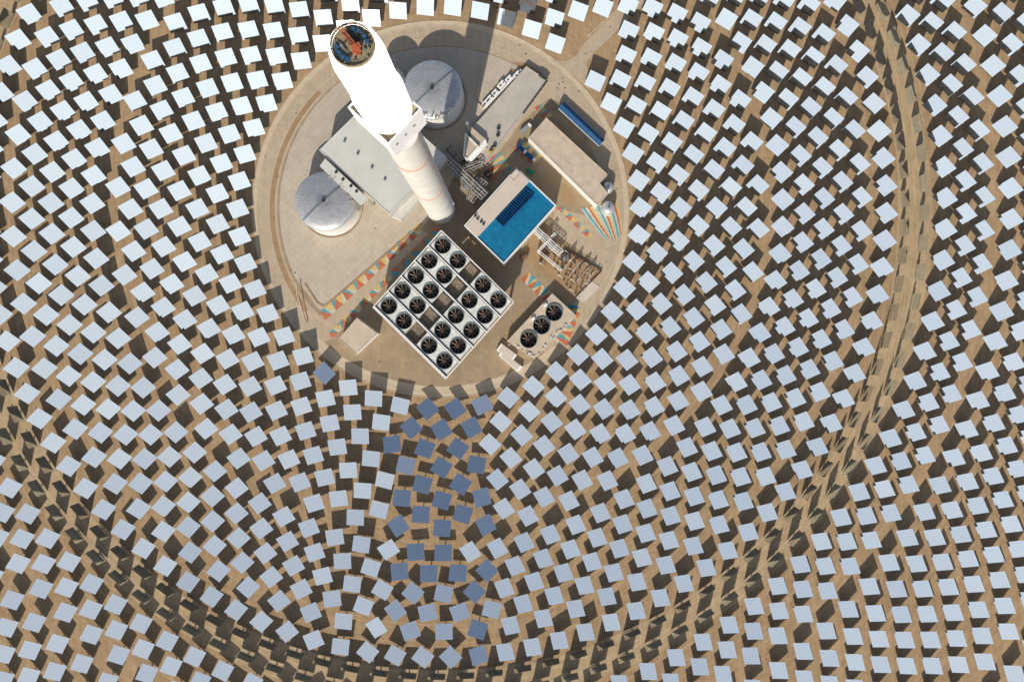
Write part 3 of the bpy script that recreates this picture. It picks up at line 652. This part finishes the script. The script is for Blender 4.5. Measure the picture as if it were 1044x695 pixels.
# small three fan cooler
x, y = P(553, 334, 7); g = gz(x, y); t = thing('three_fan_cooler', x, y, 'small cream cooler with three black round fans near the yard edge', 'cooler')
q3 = [(516.5, 348), (545, 366), (588, 322), (563, 299)]; W3 = lambda a, b: P(*lerp(lerp(q3[0], q3[3], a), lerp(q3[1], q3[2], a), b), 6.6)
mb = MB(); fc = ((539, 346), (552.2, 332), (565, 318.5))
for k, (a0, a1) in enumerate(((0, .40), (.40, .665), (.665, 1))): holed_cell(mb, W3, a0, a1, 0, 1, P(*fc[k], 7), 4.95, g, g+6.6)
mb.build('deck', 'creamroof', t)
for px, py in ((565, 318.5), (552.2, 332), (539, 346)): p = P(px, py, 8); fan(*p, g, 4.9, 6.6, t, 'ductgrey', 0.9)
mb = MB(); random.seed(11)
for k in range(26):
    s = random.random(); a = lerp((519, 349), (546, 365), s) if k % 2 else lerp((547, 363), (586, 324), s)
    a = (a[0]+random.uniform(-3, 1), a[1]+random.uniform(-3, 1)); p = P(*a, 7); mb.box((*p, g+7.0), (random.uniform(.5, 1.6), random.uniform(.3, 1.2), random.uniform(.4, 1.2)), random.random()*3)
mb.build('valves', 'offwhite', t)
for px, py in ((556, 311), (543.5, 325)): 
    p = P(px, py, 8); mb = MB(); mb.box((*p, g+7.4), (2.2, 1.6, 1.6), .7); mb.build('service_box', 'white', t)

# ------------------------------------------------------------------ vessels, lamp masts
for px, py, r, lb in ((620.5, 190.5, 3.3, 'smaller silvery domed vessel in the notch of the tan warehouse'), (620.5, 211.5, 4.1, 'larger silvery domed vessel at the end of the tan warehouse')):
    x, y = P(px, py, 7); t = thing('domed_vessel', x, y, lb, 'vessel', 'domed vessels beside the warehouse')
    mb = MB(); mb.lathe(x, y, [(r, -.5), (r, 5.2)], 40, cap=False); mb.build('shell', 'offwhite', t)
    mb = MB(); mb.lathe(x, y, [(r, 5.2)] + [(r*math.cos(R(a)), 5.2+r*.6*math.sin(R(a))) for a in range(8, 89, 10)], 40); mb.build('dome', 'tank', t)
    mb = MB(); mb.lathe(x, y, [(.4, 5.2+r*.6), (.4, 6.2+r*.6)], 10); mb.tube((x+r*.5, y+r*.5, gz(x, y)+6), (x+r+.6, y+r+.6, gz(x, y)+6), .15); mb.build('nozzle', 'dark', t)
def mast(px, py, h, lb):
    x, y = P(px, py); t = thing('lamp_mast', x, y, lb, 'lamp mast', 'lamp masts in the yard'); g = gz(x, y)
    mb = MB(); mb.lathe(x, y, [(.3, 0), (.28, h*.5), (.16, h)], 10); mb.build('pole', 'offwhite', t)
    mb = MB(); mb.lathe(x, y, [(.3, h), (1.1, h+.1), (1.1, h+.6), (.3, h+.9)], 12); mb.build('lamp_head', 'white', t)
mast(478.5, 136, 22, 'white lamp mast standing beside the pump house')
mast(463.5, 212.5, 18, 'white lamp mast in the dark yard right of the tower foot')
mb = MB(); a, b = P(492.3, 65), P(484.8, 103); g = (gz(*a)+gz(*b))/2; mb.beam((*a, g+.6), (*b, g+.6), .5, 1.3)
tag(mb.build('low_wall', 'kerb'), 'thin pale wall on the apron along the tower shadow edge', 'wall')
mb = MB(); a, b = P(484.8, 103.5), P(494, 112); mb.beam((*a, g+.6), (*b, g+.6), .5, 1.3); tag(mb.build('low_wall', 'kerb'), 'short pale wall meeting the lower end of the workshop pipes', 'wall')

# ------------------------------------------------------------------ pipe racks, transformers, switchyard
def rack(pa, pb, n, wd, h, lb, m='steel', pipes=5, pm='pipe'):
    a, b = Vector((*P(*pa, h), 0)), Vector((*P(*pb, h), 0)); c = (a+b)/2; g = gz(c.x, c.y); t = thing('pipe_rack', c.x, c.y, lb, 'pipe rack')
    u = (b-a).normalized(); s = Vector((-u.y, u.x, 0))*wd/2; up = Vector((0, 0, 1))
    mb = MB()
    for k in range(n+1):
        p = a.lerp(b, k/n)
        for sg in (-1, 1): q = p+s*sg; mb.beam((q.x, q.y, g-.5), (q.x, q.y, g+h), .35, .35)
        mb.beam(p-s+up*(g+h), p+s+up*(g+h), .35, .4); mb.beam(p-s+up*(g+h*.6), p+s+up*(g+h*.6), .3, .35)
    for sg in (-1, 1): mb.beam(a+s*sg+up*(g+h), b+s*sg+up*(g+h), .3, .4)
    mb.build('frame', m, t)
    for k in range(pipes):
        o_ = s*(-.8+1.6*k/max(1, pipes-1)); z = g+h+.45 if k % 2 else g+h*.6+.4
        mb = MB(); mb.tube(a+o_+up*z, b+o_+up*z, random.uniform(.15, .38)); mb.build('pipe', pm, t)
random.seed(5)
rack((452, 160), (494, 200), 6, 6, 9, 'long pipe rack in the tower shadow right of the tower', 'steel', 6)
rack((461, 178), (491, 166), 4, 4, 7, 'short pipe rack crossing the tower shadow below the pump house', 'steel', 5)
rack((479, 204), (494, 184), 3, 5, 8, 'short pipe rack beside the cream roof strip', 'steel', 5)
rack((458, 150), (470, 165), 2, 4, 6, 'small pipe rack between hall and pump house', 'dark', 4)
rack((545, 233), (572, 258), 4, 4.2, 8, 'white covered duct rack at the corner of the switchyard', 'white', 6, 'white')
rack((549, 256), (566, 238), 3, 1.2, 7, 'thin white frame rack beside the blue roofed building', 'white', 2, 'white')
rack((549, 256), (572, 275), 3, 1.2, 7, 'thin white frame rack on the left of the switchyard', 'white', 2, 'white')
def plant(px, py, kind, lb, m='steel'):
    x, y = P(px, py, 3); g = gz(x, y); t = thing(kind, x, y, lb, kind.replace('_', ' ')); ang = R(45)
    if kind == 'transformer':
        mb = MB(); mb.box((x, y, g+1.8), (4.2, 2.6, 3.6), ang); mb.build('tank_body', m, t)
        mb = MB()
        for k in range(7):
            o_ = -1.8+k*.6; mb.box((x+o_*math.cos(ang)-2*math.sin(ang), y+o_*math.sin(ang)+2*math.cos(ang), g+1.7), (.18, 1.2, 2.6), ang)
        mb.build('radiator', m, t)
        for k in (-1, 0, 1):
            mb = MB(); mb.lathe(x+k*1.2*math.cos(ang), y+k*1.2*math.sin(ang), [(.28, 3.6), (.18, 4.6), (.3, 4.8), (.12, 5.8)], 10); mb.build('bushing', 'rust', t)
    else:
        mb = MB(); mb.lathe(x, y, [(.9, 0), (.9, 3.2), (.5, 3.9), (.1, 4)], 16); mb.build('shell', m, t)
        mb = MB(); mb.tube((x, y, g+3.5), (x+2.4, y-1.8, g+3.5), .2); mb.tube((x+2.4, y-1.8, g), (x+2.4, y-1.8, g+3.5), .2); mb.build('outlet_pipe', 'pipe', t)
for a in ((552, 239, 'transformer', 'cream transformer nearest the blue roofed building corner', 'offwhite'), (562, 253, 'transformer', 'cream transformer at the middle of the switchyard frames', 'offwhite'),
          (556, 262, 'transformer', 'small brown transformer at the left edge of the switchyard', 'rust'), (534.5, 262, 'transformer', 'orange-brown transformer against the blue roofed building', 'rust'),
          (577, 263, 'transformer', 'grey transformer below the white duct rack', 'steel'),
          (551, 268, 'buffer_vessel', 'upright silver vessel left of the switchyard', 'steel'), (468, 168, 'buffer_vessel', 'dark upright vessel under the pipes in the tower shadow', 'steel'),
          (487, 181, 'buffer_vessel', 'silver upright vessel above the cream roof strip', 'steel'), (476, 190, 'transformer', 'grey transformer in the tower shadow', 'steel'), (498, 178, 'transformer', 'dark transformer right of the long pipe rack', 'dark')):
    plant(*a)
# switchyard gantries with insulators
def gantry(pa, pb, h, lb):
    a, b = P(*pa, h), P(*pb, h); c = ((a[0]+b[0])/2, (a[1]+b[1])/2); g = gz(*c); t = thing('switchyard_gantry', *c, lb, 'gantry', 'steel gantries of the switchyard')
    A, B = Vector((*a, g+h)), Vector((*b, g+h)); mb = MB()
    for p in (A, B):
        for s in (-.5, .5): mb.beam((p.x+s*1.2, p.y+s, g-.3), (p.x+s*.4, p.y+s*.4, g+h), .22, .22)
    for dz in (0, -.8): mb.beam(A+Vector((0, 0, dz)), B+Vector((0, 0, dz)), .28, .28)
    mb.build('portal_frame', 'offwhite', t)
    for k in range(3):
        p = A.lerp(B, (k+.5)/3); mb = MB(); mb.lathe(p.x, p.y, [(.1, h-3), (.28, h-2.8), (.15, h-2.5), (.28, h-2.2), (.15, h-1.9), (.28, h-1.6), (.1, h-1)], 10, g=g); mb.build('insulator', 'rust', t)
for i, (pa, pb) in enumerate((((581, 281), (592, 267)), ((588, 287), (600, 273)), ((594, 291), (606, 277)), ((575, 274), (585, 262)))):
    gantry(pa, pb, 7.5, ['steel gantry second from the upper left of the switchyard', 'steel gantry third from the upper left of the switchyard', 'steel gantry at the lower right end of the switchyard', 'steel gantry at the upper left end of the switchyard'][i])
random.seed(21); spots = []
for i in range(6):
    for j in range(5):
        spots.append(lerp(lerp((577, 255), (609, 276), i/5), lerp((566, 276), (586, 300), i/5), j/4))
for i, s in enumerate(spots):
    s = (s[0]+random.uniform(-1, 1), s[1]+random.uniform(-1, 1)); x, y = P(*s, 3); r_, c_ = i//5, i % 5
    rows = ('upper left end', 'second row from the upper left', 'third row from the upper left', 'third row from the lower right', 'second row from the lower right', 'lower right end')[r_]
    pos = ('at the road side', 'next to the road side one', 'in the middle', 'next to the shaded side one', 'at the shaded side')[c_]
    t = thing('insulator_post', x, y, 'switchyard insulator post, %s, %s' % (rows, pos), 'insulator post', 'insulator posts of the switchyard'); hh = random.uniform(2.6, 4.2)
    mb = MB(); mb.box((x, y, gz(x, y)+hh*.25), (.7, .7, hh*.5), R(45)); mb.build('stand', 'offwhite', t)
    mb = MB(); mb.lathe(x, y, [(.3, hh*.5), (.18, hh*.6), (.32, hh*.7), (.18, hh*.8), (.32, hh*.9), (.1, hh)], 10); mb.tube((x, y, gz(x, y)+hh), (x+2.2, y-1.9, gz(x, y)+hh), .12); mb.build('insulator', 'rust' if i % 3 else 'white', t)
mb = MB(); ps = [(575, 254), (613.5, 276.5), (586, 304.5)]
for a, b in zip(ps, ps[1:]): a, b = P(*a), P(*b); mb.beam((*a, gz(*a)+.8), (*b, gz(*b)+.8), .15, 1.8); 
tag(mb.build('yard_fence', 'rust'), 'brown fence along two sides of the switchyard', 'fence')
mb = MB(); mb.pp([(601, 285), (612, 292), (596, 308), (586, 304)], 0, .25); structure(mb.build('concrete_pad', 'palecream'))
p = P(537, 172, 2); mb = MB(); mb.pp([(536, 173), (542, 178), (545, 175), (539, 171)], 0, 2.5); tag(mb.build('tarpaulin_stack', 'green', loc=(*p, gz(*p))), 'green covered stack in the shade between the two big roofs', 'stack')
# containers and parked vehicles in the shaded lane
def truck(px, py, ang, body, lb, cat='truck'):
    x, y = P(px, py, 2); g = gz(x, y); t = thing('parked_truck', x, y, lb, cat); a = R(ang); ca, sa = math.cos(a), math.sin(a)
    q = lambda u, v: (x+u*ca-v*sa, y+u*sa+v*ca)
    mb = MB(); mb.box((*q(-1, 0), g+2.0), (5.2, 2.3, 2.2), a); mb.build('cargo_body', body, t)
    c = MB(); c.box((*q(2.8, 0), g+1.7), (1.9, 2.2, 2.0), a); cab = c.build('cab', 'white', t)
    c = MB(); c.box((*q(3.78, 0), g+2.1), (.08, 1.9, .8), a); c.build('windscreen', 'glass', cab)
    for u in (-2.5, 2.6):
        for v in (-1, 1):
            c = MB(); p = q(u, v*1.0); c.tube((*q(u, v*.85), g+.5), (*q(u, v*1.15), g+.5), .5, 16); c.build('wheel', 'black', t)
truck(532, 152, -40, 'bluedark', 'blue bodied truck parked in the shade left of the tan warehouse')
truck(541, 160, -40, 'bluedark', 'second blue bodied truck further down beside the tan warehouse wall')
truck(536, 131, 40, 'steel', 'grey truck parked in shade between workshop and warehouse')

# ------------------------------------------------------------------ the heliostats
MW, MH = 10.3, 9.7                                   # mirror width and height
def helio_geo():
    """(name, verts, faces, material) in the tilting frame: x across, y up the mirror, z the normal; pedestal in the ground frame"""
    out = {}
    mb = MB(); nx, ny, gp = 7, 5, 0.03; rnd = random.Random(4)
    fw, fh = MW/nx, MH/ny
    for i in range(nx):
        for j in range(ny):
            x, y = -MW/2+fw*(i+.5), -MH/2+fh*(j+.5); a, b = (fw-gp)/2, (fh-gp)/2
            cx_, cy_ = -x*.0011+rnd.gauss(0, .0012), -y*.0011+rnd.gauss(0, .0012); z = .85
            mb.add([(x+s*a, y+t*b, z + s*a*cx_*-1 + t*b*cy_*-1) for s, t in ((-1, -1), (1, -1), (1, 1), (-1, 1))], [(0, 1, 2, 3)])
    out['mirror'] = (mb, 'mirror')
    mb = MB()
    mb.add([(-MW/2+.02, -MH/2+.02, .79), (MW/2-.02, -MH/2+.02, .79), (MW/2-.02, MH/2-.02, .79), (-MW/2+.02, MH/2-.02, .79)], [(0, 1, 2, 3)])
    for i in range(6):
        x = -MW/2 + MW*(i+.5)/6; mb.box((x, 0, .6), (.12, MH*.96, .3))
    for y in (-MH*.33, MH*.33): mb.box((0, y, .55), (MW*.9, .12, .22))
    out['back_frame'] = (mb, 'backsteel')
    mb = MB(); mb.tube((-MW*.46, 0, .18), (MW*.46, 0, .18), .25, 8); mb.box((0, 0, .02), (.8, .7, .8)); out['torque_tube'] = (mb, 'backsteel')
    mb = MB(); mb.lathe(0, 0, [(.75, -.6), (.75, .25), (.36, .25), (.33, HM-.9), (.45, HM-.8), (.45, HM-.35)], 10, g=0); out['pedestal'] = (mb, 'offwhite')
    return out
GEO = helio_geo()
RC = Vector((TWX, TWY, TG + 246))
def frame_for(base, mode, extra=None):
    piv = Vector((base.x, base.y, base.z + HM))
    if mode == 'track':
        n = (SUNV + (RC - piv).normalized()).normalized()
    elif mode == 'vertical':
        n = Vector((TWX-base.x, TWY-base.y, 0)).normalized(); n = (n + Vector((0, 0, .02))).normalized()
    else:
        th, tilt = extra                              # edge direction in the photo (degrees), tilt from flat (degrees)
        if tilt <= 4: best = max((R(-th + 90*k) for k in range(4)), key=lambda a: math.cos(a - R(55))); tilt = 15 - tilt
        else: best = max((R(-th + 90*k) for k in range(4)), key=lambda a: math.cos(a - SUN_AZ)); tilt = {6: 0.8, 7: 0.4, 8: 0.2, 10: 2.5, 11: 5}.get(tilt, tilt)
        n = Vector((math.cos(best)*math.sin(R(tilt)), math.sin(best)*math.sin(R(tilt)), math.cos(R(tilt))))
    u = Vector((0, 0, 1)).cross(n).normalized(); v = n.cross(u)
    m = Matrix((u, v, n)).transposed()
    return piv, m
# rings: radius (survey units), number, phase (fraction of the step), zone
RINGS = [(204.9, 46, -.035), (225.7, 46, .468), (245.6, 46, -.03), (264.2, 46, .475), (282.2, 46, -.03), (297.7, 46, .465), (312.7, 46, -.035), (326.0, 46, .46),
         (351.1, 79, -.352), (372.3, 79, .148), (392.5, 79, -.357), (412.0, 79, .148), (431.3, 79, -.357),
         (457.3, 102, .13), (478.5, 102, -.37), (498.5, 102, .13), (518.8, 102, -.37), (538.8, 102, .12), (557.8, 102, -.375),
         (586.8, 116, .30), (610.1, 116, -.20), (631, 116, .295), (651, 116, -.21), (671, 116, .29), (690.5, 116, -.21), (710, 116, .29), (729, 116, -.22), (761, 146, .78), (785, 146, .28)]
SPECIAL = [(435.1,416.7,51,1),(463.8,417.6,56,1),(490.7,412.6,64,11),(418.4,435.9,50,1),(449.3,437.6,59,1),(480.2,435.9,62,1),(399.2,452.6,82,2),(433,456.8,20,1),(466,456.8,35,1),
 (413.4,473.8,13,8),(449.7,476,30,1),(485.7,473.5,8,1),(430.4,493,14,2),(469.3,493.4,32,1),(409.2,507.5,5,4),(450.2,510.4,16,1),(490.2,506.7,76,2),(428.4,524.2,4,2),(471,523.7,18,1),
 (405.1,535.9,57,4),(449.8,538.4,4,2),(494.9,535.1,64,3),(423.9,563,86,2),(451.8,563,0,2),(407.2,581.8,83,4),(437.1,584.3,0,3),(466.8,583.5,5,3),(496.1,581,45,3),
 (420.9,603.7,39,6),(451.8,604,12,6),(482.7,603.2,44,3),(403,622,54,7),(435.6,623.2,77,6),(468.5,623.7,70,6),(501.4,620.2,14,10),(418.4,642.4,70,7),(452.6,643.3,88,6),(487.2,641.6,18,2),
 (402.9,667.5,30,10),(430.9,669.1,36,10),(458.8,669.1,46,8),(487.4,667.5,75,4),(330.5,380,45,11),
 (395.9,559.3,58,12.5),(384.2,639.1,56,12.1)]
GAPS = {(0, -47), (1, -51), (1, -43), (2, -47)}
def proj(v): return (CX + FPX*v.x/(D-v.z), CY - FPX*v.y/(D-v.z))
allh = []
rnd = random.Random(9)
for ri, (rr, N, ph) in enumerate(RINGS):
    for k in range(N):
        a = 2*PI*(k+ph)/N; deg = (math.degrees(a)+180) % 360 - 180
        if any(g_[0] == ri and abs(deg-g_[1]) < 3.2 for g_ in GAPS): continue
        p = ringpt(rr, a); base = Vector((p.x, p.y, gz(p.x, p.y)))
        mode, ex, sp = ('vertical', None, False) if ri in (14, 15) else ('track', None, False)
        pt = proj(Vector((p.x, p.y, base.z+6)))
        for s in SPECIAL:
            if math.hypot(pt[0]-s[0], pt[1]-s[1]) < 7: mode, ex, sp = 'set', (s[2], s[3]), s
        piv, m = frame_for(base, mode, ex)
        if mode == 'track':
            j = Euler((rnd.gauss(0, R(.5)), rnd.gauss(0, R(.5)), 0)).to_matrix(); m = m @ j
        c = [proj(piv + m @ Vector((sx*MW/2, sy*MH/2, .25))) for sx, sy in ((-1, -1), (1, -1), (1, 1), (-1, 1))]
        xs, ys = [q[0] for q in c], [q[1] for q in c]
        if max(xs) < -70 or min(xs) > 1114 or max(ys) < -70 or min(ys) > 765: continue
        inside = min(xs) > -2 and max(xs) < 1046 and min(ys) > -2 and max(ys) < 697
        area = abs(sum(c[i][0]*c[(i+1) % 4][1]-c[(i+1) % 4][0]*c[i][1] for i in range(4)))/2
        allh.append(dict(ri=ri, deg=deg, base=base, piv=piv, m=m, mode=mode, sp=sp, area=area if inside else area*.2, pt=pt, N=N))
order = sorted(allh, key=lambda h: -h['area'])
chosen = set(id(h) for h in order[:300])
print('HELIO', len(allh), 'inside', sum(1 for h in allh if 0 < h['pt'][0] < 1044 and 0 < h['pt'][1] < 695), 'areas', order[0]['area'], order[299]['area'], 'special in', sum(1 for h in allh if id(h) in chosen and h['sp']))
ORD = ['innermost', 'second', 'third', 'fourth', 'fifth', 'sixth', 'seventh', 'eighth', 'ninth', 'tenth', 'eleventh', 'twelfth', 'thirteenth', 'fourteenth', 'fifteenth', 'sixteenth', 'seventeenth', 'eighteenth', 'nineteenth', 'twentieth', 'twenty-first', 'twenty-second', 'twenty-third', 'twenty-fourth', 'twenty-fifth', 'twenty-sixth', 'twenty-seventh', 'twenty-eighth']
NUM = ['first', 'second', 'third', 'fourth', 'fifth', 'sixth', 'seventh', 'eighth', 'ninth', 'tenth', 'eleventh', 'twelfth', 'thirteenth', 'fourteenth', 'fifteenth', 'sixteenth']
ANCH = [(-46, 'the gate road'), (0, 'due right of the tower'), (45, 'the lower right diagonal'), (90, 'straight below the tower'), (135, 'the lower left diagonal'), (180, 'due left of the tower'), (-135, 'the upper left diagonal'), (-90, 'straight above the tower')]
def hlabel(h):
    col = 'white'
    if h['mode'] == 'vertical': col = 'edge-on upright'
    if h['sp']: col = 'dark blue' if h['sp'][3] <= 4 else ('mid blue' if h['sp'][3] <= 8 else ('pale blue' if h['sp'][3] < 12 else 'white twisted'))
    best = None
    for a, nm in ANCH:
        d = (h['deg']-a+180) % 360-180
        if best is None or abs(d) < abs(best[0]): best = (d, nm)
    d, nm = best; st = 360/h['N']; k = int(abs(d)//st); side = 'clockwise' if d >= 0 else 'anticlockwise'
    return '%s heliostat, %s ring from the yard, %s %s from %s' % (col, ORD[h['ri']], NUM[k], side, nm)
meshes = {}
for nme, (mb, mt) in GEO.items():
    me = bpy.data.meshes.new('heliostat_' + nme); me.from_pydata(mb.v, [], mb.f); me.polygons.foreach_set('use_smooth', mb.sm); me.materials.append(M[mt]); me.update(); meshes[nme] = me
proto = None
for h in allh:
    if id(h) not in chosen: continue
    if proto is None:
        root = bpy.data.objects.new('heliostat', None); COL.objects.link(root); proto = root; kids = []
        for nme in ('pedestal', 'torque_tube', 'back_frame', 'mirror'):
            o = bpy.data.objects.new(nme, meshes[nme]); COL.objects.link(o); o.parent = root; kids.append(o)
        mine = kids
    else:
        root = proto.copy(); COL.objects.link(root); mine = []
        for k_ in kids: c = k_.copy(); COL.objects.link(c); c.parent = root; mine.append(c)
    root.location = h['base']; root['label'] = hlabel(h); root['category'] = 'heliostat'; root['group'] = 'heliostats in rings round the tower'
    for c in mine:
        if not c.name.startswith('pedestal'): c.matrix_local = Matrix.Translation((0, 0, HM)) @ h['m'].to_4x4()
# the remaining mirrors, past the 300 that show largest
rest = [h for h in allh if id(h) not in chosen]
V, F, MI = [], [], []; mats = ['mirror', 'backsteel', 'offwhite']; off = 0
for nme, (mb, mt) in GEO.items():
    v = np.array(mb.v)
    for h in rest:
        if nme == 'pedestal': w_ = v + np.array(h['base'])
        else: w_ = v @ np.array(h['m']).T + np.array(h['piv'])
        V.append(w_); F += [tuple(i+off for i in f) for f in mb.f]; MI += [mats.index(mt)]*len(mb.f); off += len(v)
me = bpy.data.meshes.new('heliostat_field'); me.from_pydata(np.concatenate(V).tolist(), [], F); me.polygons.foreach_set('material_index', MI)
for k_ in mats: me.materials.append(M[k_])
me.update(); o = bpy.data.objects.new('heliostat_field', me); COL.objects.link(o); o['kind'] = 'stuff'; o['label'] = 'the rest of the mirror field filling the desert round the yard'; o['category'] = 'mirror field'
